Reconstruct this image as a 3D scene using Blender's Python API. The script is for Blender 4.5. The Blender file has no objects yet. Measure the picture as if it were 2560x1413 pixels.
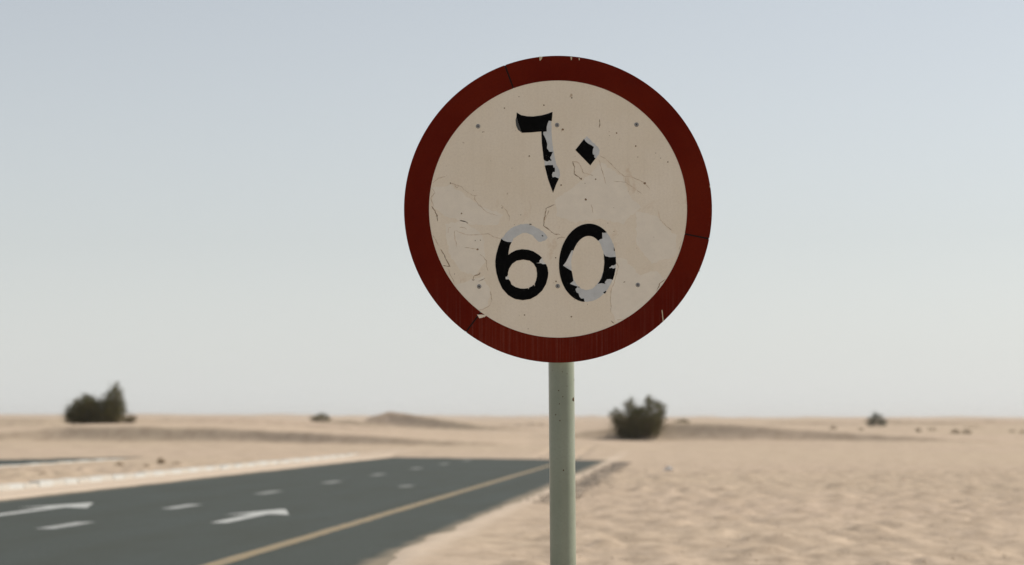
import bpy, bmesh, math, random
import numpy as np
from mathutils import Vector
from mathutils.geometry import tessellate_polygon

random.seed(7)
RNG = np.random.default_rng(11)
C = bpy.context.scene.collection
sc = bpy.context.scene
R = math.radians

# ------------------------------------------------------------------ camera
EYE = 1.45
FPX = 6044.0                       # 85 mm on a 36 mm wide sensor, in pixels of the 2560 px photograph
PITCH = math.atan((1060 - 706.5) / FPX)
cam_d = bpy.data.cameras.new('camera')
cam = bpy.data.objects.new('camera', cam_d)
C.objects.link(cam)
sc.camera = cam
cam.location = (0, 0, EYE)
cam.rotation_euler = (R(90) + PITCH, 0, 0)
cam_d.sensor_width = 36
cam_d.lens = 85
cam_d.clip_start = 0.1
cam_d.clip_end = 30000
cam_d.dof.use_dof = True
cam_d.dof.focus_distance = 7.06
cam_d.dof.aperture_fstop = 5.0

# ------------------------------------------------------------------ sky, sun, exposure
SUN_AZ, SUN_EL = 22.0, 40.0        # azimuth counted from +X (right) towards +Y (away)
w = bpy.data.worlds.new('World')
sc.world = w
w.use_nodes = True
nt = w.node_tree
bg = nt.nodes['Background']
sky = nt.nodes.new('ShaderNodeTexSky')
sky.sky_type = 'NISHITA'
sky.sun_disc = False
sky.sun_elevation = R(SUN_EL)
sky.sun_rotation = R(90 - SUN_AZ)
sky.altitude = 0
sky.air_density = 1.0
sky.dust_density = 0.6
sky.ozone_density = 1.5
hs = nt.nodes.new('ShaderNodeHueSaturation')
hs.inputs['Saturation'].default_value = 0.38
nt.links.new(sky.outputs[0], hs.inputs['Color'])
# dust haze that whitens the sky all round the horizon
tc = nt.nodes.new('ShaderNodeTexCoord')
sx = nt.nodes.new('ShaderNodeSeparateXYZ')
nt.links.new(tc.outputs['Generated'], sx.inputs[0])


def wmath(op, a, b):
    n = nt.nodes.new('ShaderNodeMath')
    n.operation = op
    for i, v in enumerate((a, b)):
        if isinstance(v, (int, float)):
            n.inputs[i].default_value = v
        else:
            nt.links.new(v, n.inputs[i])
    return n.outputs[0]


hz = wmath('POWER', 2.718, wmath('MULTIPLY', wmath('MAXIMUM', sx.outputs[2], 0.0), -11.0))
hz = wmath('MULTIPLY', hz, 0.8)
mx = nt.nodes.new('ShaderNodeMix')
mx.data_type = 'RGBA'
nt.links.new(hz, mx.inputs['Factor'])
nt.links.new(hs.outputs[0], mx.inputs['A'])
mx.inputs['B'].default_value = (6.85, 7.1, 7.1, 1)
nt.links.new(mx.outputs['Result'], bg.inputs['Color'])
bg.inputs['Strength'].default_value = 0.092

sun_d = bpy.data.lights.new('sun', 'SUN')
sun_d.energy = 4.1
sun_d.angle = R(0.53)
sun_d.color = (1.0, 0.93, 0.83)
sun = bpy.data.objects.new('sun', sun_d)
C.objects.link(sun)
S = Vector((math.cos(R(SUN_EL)) * math.cos(R(SUN_AZ)), math.cos(R(SUN_EL)) * math.sin(R(SUN_AZ)), math.sin(R(SUN_EL))))
sun.rotation_euler = S.to_track_quat('Z', 'Y').to_euler()

vs = sc.view_settings
sc.display_settings.display_device = 'sRGB'
vs.view_transform = 'Standard'
vs.look = 'None'
vs.gamma = 1.0
vs.use_curve_mapping = False
vs.exposure = 0.24


# ------------------------------------------------------------------ helpers
def at(px, py, Y):
    """Point of the view ray through a pixel of the photograph at world distance Y."""
    d = Vector(((px - 1280) / FPX, math.cos(PITCH) - math.sin(PITCH) * (706.5 - py) / FPX,
                math.sin(PITCH) + math.cos(PITCH) * (706.5 - py) / FPX))
    return Vector((0, 0, EYE)) + d * (Y / d.y)


def link(name, me, m, parent=None, smooth=False):
    if smooth:
        me.shade_smooth()
    o = bpy.data.objects.new(name, me)
    C.objects.link(o)
    if m is not None:
        me.materials.append(m)
    if parent is not None:
        o.parent = parent
    return o


def from_bm(name, bm, m, parent=None, smooth=False):
    me = bpy.data.meshes.new(name)
    bm.normal_update()
    bm.to_mesh(me)
    bm.free()
    return link(name, me, m, parent, smooth)


def from_arrays(name, verts, faces, m, parent=None, smooth=False):
    """faces: an (n, k) integer array."""
    verts = np.asarray(verts, dtype=np.float32)
    faces = np.asarray(faces, dtype=np.int32)
    n, k = faces.shape
    me = bpy.data.meshes.new(name)
    me.vertices.add(len(verts))
    me.vertices.foreach_set('co', verts.ravel())
    me.loops.add(n * k)
    me.loops.foreach_set('vertex_index', faces.ravel())
    me.polygons.add(n)
    me.polygons.foreach_set('loop_start', np.arange(0, n * k, k, dtype=np.int32))
    me.update(calc_edges=True)
    return link(name, me, m, parent, smooth)


def tag(o, label=None, cat=None, group=None, kind=None):
    if label:
        o['label'] = label
    if cat:
        o['category'] = cat
    if group:
        o['group'] = group
    if kind:
        o['kind'] = kind
    return o


def empty(name, loc, label=None, cat=None, group=None, kind=None):
    o = bpy.data.objects.new(name, None)
    C.objects.link(o)
    o.location = loc
    o.empty_display_size = 0.2
    return tag(o, label, cat, group, kind)


def add_box(bm, x0, x1, y0, y1, z0, z1, bev=0.0):
    v = [bm.verts.new((x, y, z)) for x in (x0, x1) for y in (y0, y1) for z in (z0, z1)]
    fs = [(0, 1, 3, 2), (4, 6, 7, 5), (0, 4, 5, 1), (2, 3, 7, 6), (0, 2, 6, 4), (1, 5, 7, 3)]
    fl = [bm.faces.new([v[i] for i in f]) for f in fs]
    if bev:
        es = {e for f in fl for e in f.edges}
        bmesh.ops.bevel(bm, geom=list(es), offset=bev, segments=2, affect='EDGES')


def add_tube(bm, p0, p1, r0, r1, n=16, cap=True):
    p0, p1 = Vector(p0), Vector(p1)
    ax = (p1 - p0).normalized()
    a = ax.orthogonal().normalized()
    b = ax.cross(a)
    ra = [bm.verts.new(p0 + (a * math.cos(t) + b * math.sin(t)) * r0) for t in [2 * math.pi * i / n for i in range(n)]]
    rb = [bm.verts.new(p1 + (a * math.cos(t) + b * math.sin(t)) * r1) for t in [2 * math.pi * i / n for i in range(n)]]
    for i in range(n):
        j = (i + 1) % n
        bm.faces.new((ra[i], ra[j], rb[j], rb[i]))
    if cap:
        bm.faces.new(ra[::-1])
        bm.faces.new(rb)


# value noise, tileable hash, for the terrain
def _hash(ix, iy, s):
    h = (ix.astype(np.int64) * 374761393 + iy.astype(np.int64) * 668265263 + s * 1442695041) & 0xFFFFFFFF
    h = ((h ^ (h >> 13)) * 1274126177) & 0xFFFFFFFF
    return ((h ^ (h >> 16)) & 0xFFFF) / 65535.0


def vnoise(x, y, s=0):
    x, y = np.asarray(x, float), np.asarray(y, float)
    ix, iy = np.floor(x), np.floor(y)
    fx, fy = x - ix, y - iy
    fx, fy = fx * fx * fx * (fx * (fx * 6 - 15) + 10), fy * fy * fy * (fy * (fy * 6 - 15) + 10)
    a, b = _hash(ix, iy, s), _hash(ix + 1, iy, s)
    c, d = _hash(ix, iy + 1, s), _hash(ix + 1, iy + 1, s)
    return (a + (b - a) * fx + (c - a) * fy + (a - b - c + d) * fx * fy) * 2 - 1


def fbm(x, y, s=0, o=4):
    t, amp = 0, 1.0
    for i in range(o):
        t = t + amp * vnoise(x, y, s + i * 17)
        ca, sa = 0.8, 0.6
        x, y = (x * ca - y * sa) * 2.03, (x * sa + y * ca) * 2.03
        amp *= 0.5
    return t


def sstep(e0, e1, x):
    t = np.clip((x - e0) / (e1 - e0), 0, 1)
    return t * t * (3 - 2 * t)


# ------------------------------------------------------------------ materials
class Mat:
    def __init__(self, name, rough=0.8, spec=0.3, metal=0.0):
        self.m = bpy.data.materials.new(name)
        self.m.use_nodes = True
        self.t = self.m.node_tree
        self.b = self.t.nodes['Principled BSDF']
        self.b.inputs['Roughness'].default_value = rough
        self.b.inputs['Specular IOR Level'].default_value = spec
        self.b.inputs['Metallic'].default_value = metal
        self._co = None

    def co(self):
        if self._co is None:
            self._co = self.t.nodes.new('ShaderNodeTexCoord').outputs['Object']
        return self._co

    def map(self, scale=(1, 1, 1), rot=(0, 0, 0)):
        n = self.t.nodes.new('ShaderNodeMapping')
        n.inputs['Scale'].default_value = scale
        n.inputs['Rotation'].default_value = rot
        self.t.links.new(self.co(), n.inputs[0])
        return n.outputs[0]

    def noise(self, scale, detail=4, rough=0.55, vec=None, dist=0.0):
        n = self.t.nodes.new('ShaderNodeTexNoise')
        n.inputs['Scale'].default_value = scale
        n.inputs['Detail'].default_value = detail
        n.inputs['Roughness'].default_value = rough
        n.inputs['Distortion'].default_value = dist
        self.t.links.new(vec if vec is not None else self.co(), n.inputs['Vector'])
        return n.outputs['Fac']

    def ramp(self, fac, stops):
        n = self.t.nodes.new('ShaderNodeValToRGB')
        e = n.color_ramp.elements
        while len(e) < len(stops):
            e.new(0.5)
        for i, (p, c) in enumerate(stops):
            e[i].position = p
            e[i].color = (c, c, c, 1) if isinstance(c, (int, float)) else (*c, 1)
        self.t.links.new(fac, n.inputs[0])
        return n.outputs[0]

    def _in(self, sock, v):
        if isinstance(v, (int, float)):
            sock.default_value = v
        elif isinstance(v, tuple):
            sock.default_value = (*v, 1) if len(v) == 3 else v
        else:
            self.t.links.new(v, sock)

    def mix(self, fac, a, b, mode='MIX'):
        n = self.t.nodes.new('ShaderNodeMix')
        n.data_type = 'RGBA'
        n.blend_type = mode
        self._in(n.inputs['Factor'], fac)
        self._in(n.inputs['A'], a)
        self._in(n.inputs['B'], b)
        return n.outputs['Result']

    def math(self, op, a, b=0.0):
        n = self.t.nodes.new('ShaderNodeMath')
        n.operation = op
        self._in(n.inputs[0], a)
        self._in(n.inputs[1], b)
        return n.outputs[0]

    def xyz(self, vec=None):
        n = self.t.nodes.new('ShaderNodeSeparateXYZ')
        self.t.links.new(vec if vec is not None else self.co(), n.inputs[0])
        return n.outputs

    def color(self, c):
        self._in(self.b.inputs['Base Color'], c)
        return self

    def rough(self, c):
        self._in(self.b.inputs['Roughness'], c)
        return self

    def bump(self, h, strength=0.3, dist=0.01):
        n = self.t.nodes.new('ShaderNodeBump')
        n.inputs['Strength'].default_value = strength
        n.inputs['Distance'].default_value = dist
        self.t.links.new(h, n.inputs['Height'])
        self.t.links.new(n.outputs[0], self.b.inputs['Normal'])
        return self


def sand_material():
    m = Mat('sand', rough=0.95, spec=0.1)
    big = m.noise(0.035, 4)
    mid = m.noise(1.15, 6, 0.65)
    fine = m.noise(9.0, 6, 0.7)
    c = m.mix(m.ramp(big, [(0.35, 0.0), (0.65, 1.0)]), (0.498, 0.402, 0.296), (0.520, 0.408, 0.318))
    c = m.mix(m.ramp(mid, [(0.36, 0.95), (0.58, 0.0)]), c, (0.390, 0.306, 0.228))
    c = m.mix(m.ramp(fine, [(0.30, 0.55), (0.62, 0.0)]), c, (0.345, 0.270, 0.190))
    x, y, z = m.xyz()
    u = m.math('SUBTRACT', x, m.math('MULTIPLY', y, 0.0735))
    mot = m.noise(2.6, 7, 0.72)
    crust = m.math('MULTIPLY', m.ramp(m.math('DIVIDE', y, 100.0), [(0.62, 1.0), (0.98, 0.0)]), m.ramp(mot, [(0.40, 0.85), (0.53, 0.0)]))
    big2 = m.noise(0.22, 4, 0.6)
    crust = m.math('MULTIPLY', crust, m.ramp(big2, [(0.34, 0.25), (0.60, 1.0)]))
    c = m.mix(crust, c, (0.335, 0.262, 0.192))
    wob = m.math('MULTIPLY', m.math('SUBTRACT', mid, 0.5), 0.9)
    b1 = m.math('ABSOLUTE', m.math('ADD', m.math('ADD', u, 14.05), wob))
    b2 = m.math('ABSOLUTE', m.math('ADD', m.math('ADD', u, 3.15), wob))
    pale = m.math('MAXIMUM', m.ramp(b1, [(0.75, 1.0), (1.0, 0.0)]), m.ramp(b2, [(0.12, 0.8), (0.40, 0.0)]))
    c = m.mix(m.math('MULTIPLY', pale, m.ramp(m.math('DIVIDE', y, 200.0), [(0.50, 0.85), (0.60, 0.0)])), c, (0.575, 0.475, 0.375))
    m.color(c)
    wv = m.t.nodes.new('ShaderNodeTexWave')
    wv.inputs['Scale'].default_value = 1.4
    wv.inputs['Distortion'].default_value = 5.0
    wv.inputs['Detail'].default_value = 2.0
    wv.inputs['Detail Scale'].default_value = 0.6
    m.t.links.new(m.map(rot=(0, 0, R(68))), wv.inputs['Vector'])
    med_ = m.noise(3.2, 5, 0.65)
    h = m.math('ADD', m.math('MULTIPLY', med_, 2.5), m.math('MULTIPLY', wv.outputs['Fac'], 0.6))
    h = m.math('ADD', h, m.math('MULTIPLY', fine, 1.2))
    m.bump(h, 0.45, 0.02)
    return m.m


def asphalt_material(name='asphalt', xa=-13.1, xb=-3.30):
    m = Mat(name, rough=0.85, spec=0.18)
    g = m.noise(60, 6, 0.75)
    p = m.noise(0.7, 5, 0.6, vec=m.map(scale=(1.6, 0.25, 1)))
    g2 = m.noise(17, 3, 0.8)
    c = m.mix(m.ramp(g, [(0.3, 0.0), (0.7, 1.0)]), (0.041, 0.049, 0.044), (0.081, 0.094, 0.086))
    c = m.mix(m.ramp(g2, [(0.36, 0.75), (0.5, 0.0)]), c, (0.038, 0.046, 0.040))
    c = m.mix(m.ramp(g2, [(0.55, 0.0), (0.68, 0.6)]), c, (0.125, 0.140, 0.125))
    bl = m.noise(4.5, 5, 0.7)
    c = m.mix(m.ramp(bl, [(0.35, 0.5), (0.6, 0.0)]), c, (0.045, 0.052, 0.045))
    c = m.mix(m.ramp(p, [(0.35, 0.8), (0.65, 0.0)]), c, (0.050, 0.056, 0.046))
    # blown sand dusting the two edges and the far end of the carriageway (local x across, y along)
    x, y, z = m.xyz()
    nz = m.noise(1.1, 6, 0.7)
    e1 = m.math('SUBTRACT', 1.0, m.math('DIVIDE', m.math('ADD', x, -xa), 0.55))
    e2 = m.math('SUBTRACT', 1.0, m.math('DIVIDE', m.math('SUBTRACT', xb, x), 0.28))
    e = m.math('MAXIMUM', e1, e2)
    d = m.math('ADD', e, m.math('MULTIPLY', m.math('SUBTRACT', nz, 0.5), 1.4))
    c = m.mix(m.ramp(d, [(0.25, 0.0), (1.15, 0.75)]), c, (0.30, 0.245, 0.175))
    m.color(c)
    m.bump(g, 0.4, 0.006)
    return m.m


def paint_road(name, col, worn):
    m = Mat(name, rough=0.7, spec=0.3)
    n = m.noise(7, 6, 0.75)
    n2 = m.noise(60, 4, 0.7)
    c = m.mix(m.ramp(n, [(0.40, worn), (0.62, 0.0)]), col, (0.16, 0.165, 0.15))
    c = m.mix(m.ramp(n2, [(0.32, 0.5), (0.5, 0.0)]), c, (0.14, 0.145, 0.13))
    m.color(c)
    return m.m


def simple(name, col, rough=0.8, spec=0.3, var=0.15, scale=20, metal=0.0, bump=0.0):
    m = Mat(name, rough, spec, metal)
    n = m.noise(scale, 5, 0.65)
    m.color(m.mix(m.ramp(n, [(0.3, 0.0), (0.7, 1.0)]), tuple(x * (1 - var) for x in col), tuple(x * (1 + var) for x in col)))
    if bump:
        m.bump(n, bump, 0.01)
    return m.m


def foliage_material(name, c1, c2, c3):
    m = Mat(name, rough=0.85, spec=0.15)
    n = m.noise(1.7, 3)
    n2 = m.noise(14, 2)
    c = m.mix(m.ramp(n, [(0.38, 0.0), (0.62, 1.0)]), c1, c2)
    c = m.mix(m.ramp(n2, [(0.5, 0.0), (0.7, 1.0)]), c, c3)
    m.color(c)
    tr = m.t.nodes.new('ShaderNodeBsdfTranslucent')
    m.t.links.new(c, tr.inputs['Color'])
    ms = m.t.nodes.new('ShaderNodeMixShader')
    ms.inputs[0].default_value = 0.35
    m.t.links.new(m.b.outputs[0], ms.inputs[1])
    m.t.links.new(tr.outputs[0], ms.inputs[2])
    m.t.links.new(ms.outputs[0], m.t.nodes['Material Output'].inputs['Surface'])
    return m.m


def sheeting_material():
    """White retro-reflective sheeting of the sign face: sun-yellowed, dusty, finely mottled."""
    m = Mat('white_sheeting', rough=0.6, spec=0.12)
    big = m.noise(5.5, 5, 0.6)
    fine = m.noise(160, 3, 0.6)
    streak = m.noise(1.0, 4, 0.6, vec=m.map(scale=(90, 1, 3)))
    x, y, z = m.xyz()
    c = m.mix(m.ramp(big, [(0.35, 0.0), (0.68, 1.0)]), (0.830, 0.745, 0.600), (0.870, 0.795, 0.665))
    c = m.mix(m.ramp(fine, [(0.3, 0.22), (0.6, 0.0)]), c, (0.64, 0.56, 0.45))
    c = m.mix(m.ramp(streak, [(0.45, 0.0), (0.75, 0.12)]), c, (0.66, 0.57, 0.44))
    stn = m.noise(7.5, 6, 0.72, dist=1.2)
    c = m.mix(m.ramp(stn, [(0.60, 0.0), (0.72, 0.45)]), c, (0.62, 0.47, 0.31))
    spot = m.noise(38, 2, 0.5)
    c = m.mix(m.ramp(spot, [(0.735, 0.0), (0.78, 0.7)]), c, (0.42, 0.30, 0.19))
    m.color(c)
    m.bump(m.noise(14, 4), 0.12, 0.004)
    return m.m


def red_material():
    m = Mat('red_sheeting', rough=0.55, spec=0.05)
    big = m.noise(4, 4)
    streak = m.noise(1.0, 5, 0.65, vec=m.map(scale=(130, 1, 2.2)))
    x, y, z = m.xyz()
    c = m.mix(m.ramp(big, [(0.35, 0.0), (0.65, 1.0)]), (0.112, 0.0070, 0.0022), (0.146, 0.0125, 0.0034))
    low = m.math('MULTIPLY', m.ramp(m.math('ADD', m.math('MULTIPLY', z, -2.2), 0.05), [(0.45, 0.0), (0.85, 1.0)]), m.ramp(streak, [(0.48, 0.0), (0.72, 1.0)]))
    c = m.mix(m.math('MULTIPLY', low, 0.22), c, (0.30, 0.15, 0.12))
    fine = m.noise(220, 2)
    c = m.mix(m.ramp(fine, [(0.35, 0.3), (0.6, 0.0)]), c, (0.062, 0.005, 0.0025))
    m.color(c)
    return m.m


M = {}
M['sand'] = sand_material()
M['asphalt'] = asphalt_material()
M['far_asphalt'] = asphalt_material('far_asphalt', -33.5, -23.6)
M['white_paint'] = paint_road('road_paint_white', (0.53, 0.54, 0.52), 0.45)
M['white_worn'] = paint_road('road_paint_worn_white', (0.31, 0.32, 0.30), 0.8)
M['white_dash'] = paint_road('road_paint_dash', (0.42, 0.43, 0.415), 0.6)
M['white_ghost'] = paint_road('road_paint_ghost', (0.21, 0.22, 0.205), 0.85)
M['yellow_paint'] = paint_road('road_paint_yellow', (0.315, 0.225, 0.105), 0.6)
M['kerb_white'] = simple('kerb_white_paint', (0.475, 0.475, 0.45), 0.8, 0.2, 0.08, 6)
M['kerb_bare'] = simple('kerb_bare_concrete', (0.455, 0.43, 0.385), 0.9, 0.2, 0.1, 6)
M['gravel'] = simple('dark_gravel', (0.235, 0.20, 0.165), 0.9, 0.2, 0.4, 30)
M['gravel_bed'] = simple('gravel_bed', (0.31, 0.25, 0.19), 0.95, 0.1, 0.4, 9, bump=0.4)
M['clod'] = simple('sand_clod', (0.44, 0.345, 0.245), 0.95, 0.1, 0.2, 3)
M['bush'] = foliage_material('shrub_foliage', (0.080, 0.082, 0.034), (0.128, 0.116, 0.052), (0.185, 0.152, 0.078))
M['bush_grey'] = foliage_material('shrub_foliage_grey', (0.085, 0.095, 0.068), (0.125, 0.13, 0.095), (0.16, 0.155, 0.115))
M['dry'] = foliage_material('dry_foliage', (0.12, 0.095, 0.045), (0.17, 0.135, 0.065), (0.22, 0.18, 0.10))
M['dry_pale'] = foliage_material('dry_pale_foliage', (0.36, 0.28, 0.185), (0.40, 0.315, 0.21), (0.45, 0.36, 0.25))
M['wood'] = simple('shrub_wood', (0.13, 0.10, 0.07), 0.9, 0.1, 0.3, 8)
M['face'] = sheeting_material()
M['red'] = red_material()
M['black'] = simple('black_film', (0.0035, 0.0036, 0.0038), 0.6, 0.04, 0.3, 30)
M['faded_black'] = simple('faded_black_film', (0.075, 0.078, 0.078), 0.6, 0.3, 0.3, 60)
M['residue'] = simple('grey_adhesive', (0.585, 0.61, 0.615), 0.7, 0.25, 0.09, 40)
M['residue_pale'] = simple('pale_adhesive', (0.72, 0.72, 0.69), 0.7, 0.25, 0.10, 40)
M['patch'] = simple('bleached_sheeting', (0.845, 0.785, 0.670), 0.6, 0.3, 0.05, 25)
M['crack'] = simple('crack_dirt', (0.63, 0.52, 0.39), 0.8, 0.2, 0.3, 60)
M['crack_dark'] = simple('crack_dark_dirt', (0.34, 0.26, 0.18), 0.8, 0.2, 0.4, 60)
M['seam'] = simple('seam_dirt', (0.012, 0.006, 0.005), 0.8, 0.2, 0.3, 60)  # dark dirt in the joints between the red border strips
M['rivet'] = simple('rivet_metal', (0.30, 0.30, 0.29), 0.5, 0.4, 0.2, 200, metal=0.5)
M['rivet_hole'] = simple('rivet_core', (0.05, 0.048, 0.045), 0.7, 0.3, 0.2, 200)
M['alu'] = simple('aluminium', (0.55, 0.55, 0.54), 0.45, 0.5, 0.08, 60, metal=0.8)
M['plate_rim'] = simple('plate_edge', (0.10, 0.03, 0.025), 0.7, 0.2, 0.4, 70)
M['chip'] = simple('chipped_primer', (0.62, 0.55, 0.38), 0.7, 0.2, 0.2, 100)
M['rust'] = simple('rust', (0.085, 0.045, 0.022), 0.9, 0.1, 0.4, 300)
M['speck'] = simple('fly_specks', (0.24, 0.165, 0.10), 0.85, 0.1, 0.4, 60)
M['stone'] = simple('brown_stone', (0.19, 0.125, 0.09), 0.9, 0.2, 0.3, 14, bump=0.3)
M['stone_pale'] = simple('pale_stone', (0.42, 0.38, 0.33), 0.9, 0.2, 0.2, 14, bump=0.3)
M['litter'] = simple('white_plastic', (0.82, 0.84, 0.85), 0.5, 0.4, 0.06, 10)


def post_material():
    m = Mat('green_grey_paint', rough=0.3, spec=0.5)
    n = m.noise(5, 5)
    f = m.noise(140, 3)
    st = m.noise(1.0, 4, 0.6, vec=m.map(scale=(60, 60, 1.5)))
    m.b.inputs['Coat Weight'].default_value = 0.6
    m.b.inputs['Coat Roughness'].default_value = 0.32
    c = m.mix(m.ramp(n, [(0.35, 0.0), (0.65, 1.0)]), (0.198, 0.232, 0.170), (0.252, 0.288, 0.220))
    c = m.mix(m.ramp(st, [(0.5, 0.0), (0.8, 0.3)]), c, (0.31, 0.32, 0.25))
    c = m.mix(m.ramp(f, [(0.28, 0.35), (0.5, 0.0)]), c, (0.18, 0.20, 0.15))
    m.color(c)
    return m.m


M['post'] = post_material()

# ------------------------------------------------------------------ terrain
SL = 0.0735                        # the road runs along X = u + SL * Y
U0, U1 = -13.1, -3.32               # its two edges
YK = [-100, 0, 95, 105, 130, 150, 200, 260, 400, 700, 1500, 3000, 7000]
ZL = [0, 0, 0, .02, .42, .78, 1.02, 1.15, 1.5, 2.3, 5.0, 11, 24]
ZM = [0, 0, 0, .02, .40, .55, .68, .78, 1.2, 1.9, 3.4, 8.0, 20]
ZR = [0, 0, 0, .02, .25, .38, 1.05, 1.3, 1.6, 2.1, 3.6, 7.5, 17]


def dune(X, Y, foot, xs, hs_, slope=31.0, L=40.0):
    """A dune whose slip face looks at the camera: foot line Y=foot(X), crest heights hs_ at xs."""
    hc = np.interp(X, xs, hs_)
    hc = np.maximum(hc, 0)
    wd = np.maximum(hc / math.tan(R(slope)), 1e-4)
    t = Y - foot
    up = np.clip(t / wd, 0, 1)
    up = up * up * (1.55 - 0.55 * up)                 # concave foot, sharp crest
    down = np.where(t > wd, 1 / (1 + np.maximum(t - wd, 0) ** 2 / L ** 2), 1.0)
    return hc * up * down


def height(X, Y):
    X, Y = np.asarray(X, float), np.asarray(Y, float)
    u = X - SL * Y
    a = X / np.maximum(Y, 150.0)
    fl = sstep(-0.03, -0.12, a)
    fr = sstep(0.02, 0.06, a)
    zl, zm, zr = np.interp(Y, YK, ZL), np.interp(Y, YK, ZM), np.interp(Y, YK, ZR)
    z = zm + (zl - zm) * fl + (zr - zm) * fr
    far = sstep(150, 400, Y)
    z = z + far * (0.22 * fbm(X / 22, Y / 34, 3, 3) + np.clip(Y / 1000, 0, 4) * 1.15 * fbm(X / 70, Y / 160, 5, 4))
    z = z + sstep(97, 125, Y) * 0.05 * fbm(X / 5, Y / 6, 9, 3)
    # dunes with shaded slip faces
    z = z + dune(X, Y, 129 + 1.6 * vnoise(X / 8, Y * 0 + 3, 4) - 0.34 * (X + 15),
                 [-60, -34, -29, -25, -21, -17, -12, -8, -4, 1], [0.42, 0.40, 0.38, 0.78, 0.86, 0.78, 0.62, 0.52, 0.28, 0.0], 29, 45)
    z = z + dune(X, Y, 150 + 1.2 * vnoise(X / 7, Y * 0 + 9, 5) - 0.28 * (X - 9),
                 [1.5, 4.2, 6.7, 10.4, 13, 18, 23, 26, 32], [0, .40, .80, 1.14, 1.08, .72, .38, .16, 0.0], 30, 16)
    z = z + dune(X, Y, 258 - 0.55 * (X + 10), [-17, -15.5, -13.4, -11.5, -7.7, -3.4, 1, 6], [0, 1.0, 1.78, 1.66, 1.15, .58, .22, 0], 28, 11)
    z = z + dune(X, Y, 240 - 0.7 * (X + 16), [-21, -18, -16, -13, -10], [0, .45, .6, .3, 0], 31, 7)
    z = z + dune(X, Y, 345 - 0.7 * X, [-6, -1, 3, 6, 12], [0, .35, .6, .45, 0], 31, 16)
    z = z + dune(X, Y, 270 - 0.5 * (X - 42) + 2.5 * vnoise(X / 6, Y * 0 + 2, 8), [26, 31, 35, 40, 47, 52, 60], [0, .35, .55, .12, .5, .25, 0], 32, 9)
    z = z + dune(X, Y, 330 - 0.6 * (X - 60) + 3 * vnoise(X / 7, Y * 0 + 5, 12), [44, 52, 60, 66, 74, 90], [0, .7, .3, .8, .4, 0], 32, 10)
    z = z + dune(X, Y, 420 - 0.6 * (X + 60) + 5 * vnoise(X / 15, Y * 0 + 5, 13), [-95, -80, -66, -50, -42, -30, -22], [0.6, .2, .5, .15, .5, .2, 0], 31, 25)
    z = z + dune(X, Y, 196 + 1.5 * vnoise(X / 9, Y * 0 + 4, 14), [-70, -60, -25, -20, -15, -10, -6], [.5, .75, .72, .62, .40, .12, 0], 9, 45)
    # the near verges: trampled, lumpy sand; smoother further out
    right = sstep(-3.1, -1.6, u)
    med = sstep(-15.4, -16.4, u) * sstep(-22.5, -18.5, u)
    am = right * (0.35 + 0.65 * sstep(92, 62, Y)) * sstep(104, 96, Y) + med * sstep(112, 90, Y)
    lump = fbm(X / 1.5, Y / 1.9, 21, 5)
    lump2 = np.abs(fbm(X / 0.55, Y / 0.7, 31, 3)) + 0.35 * fbm(X / 0.27, Y / 0.3, 37, 1)
    lump3 = np.maximum(0, fbm(X / 0.8, Y / 1.2, 81, 3) - 0.1)
    z = z + am * (0.026 * lump + 0.058 * lump2 + 0.055 * lump3 - 0.025)
    z = z + med * sstep(-23.5, -18.5, u) * (0.03 + 0.10 * np.maximum(0, fbm(X / 3.2, Y / 4.5, 41, 3))) * sstep(118, 95, Y)
    # tyre tracks climbing the sand past the end of the asphalt
    for k in (0.0, 1.7):
        tx = X - (0.6 + k + 0.06 * (Y - 95))
        z = z - 0.05 * np.exp(-(tx / 0.22) ** 2) * sstep(98, 106, Y) * sstep(135, 118, Y)
    # the two carriageways: ground sinks below the asphalt, sand laps over its edges
    n1 = 0.09 * fbm(X / 1.3, Y / 1.3, 51, 4) + 0.10 * vnoise(X / 4, Y / 6, 61)
    yend = 100.5 - 1.15 * X
    d = np.minimum(np.minimum(u - U0, U1 - u), (yend - Y) * 0.12) + n1
    z = np.where(Y < 125, z - 0.115 * sstep(-0.35, 0.42, d) + 0.032 * sstep(-1.6, -0.2, d), z)
    n2 = 0.2 * fbm(X / 1.5, Y / 1.5, 71, 3)
    d2 = np.minimum(np.minimum(u + 33, -23.9 - u), (100.5 + 2.2 * (X + 20) - Y) * 0.12) + n2
    z = np.where(Y < 125, z - 0.14 * sstep(-0.35, 0.42, d2), z)
    return z


def build_ground():
    def geo(a, b, n):
        return list(np.geomspace(a, b, n))
    xr = np.arange(-14, 16.001, 0.10)
    x1 = np.arange(16.25, 62, 0.25)
    x2 = np.arange(-62, -14.1, 0.25)
    xo = np.array(geo(64, 9000, 60))
    xs = np.concatenate([-xo[::-1], x2, xr, x1, xo])
    ys = np.concatenate([-np.array(geo(3, 200, 14))[::-1], np.arange(0, 20, 1.0), np.arange(20, 74, 0.125), np.arange(74, 165, 0.25),
                         np.arange(165, 285, 0.5), np.arange(285, 460, 1.2), np.array(geo(462, 12000, 80))])
    Xg, Yg = np.meshgrid(xs, ys)
    Zg = height(Xg, Yg)
    V = np.stack([Xg.ravel(), Yg.ravel(), Zg.ravel()], 1)
    nx, ny = len(xs), len(ys)
    i = np.arange((ny - 1) * (nx - 1))
    r, c = i // (nx - 1), i % (nx - 1)
    b = r * nx + c
    F = np.stack([b, b + 1, b + nx + 1, b + nx], 1)
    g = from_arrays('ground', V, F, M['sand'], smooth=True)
    tag(g, 'pale rippled desert sand with low dunes running to the horizon', kind='structure')


build_ground()


def gz(x, y):
    return float(height(np.array([x]), np.array([y]))[0])


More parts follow.
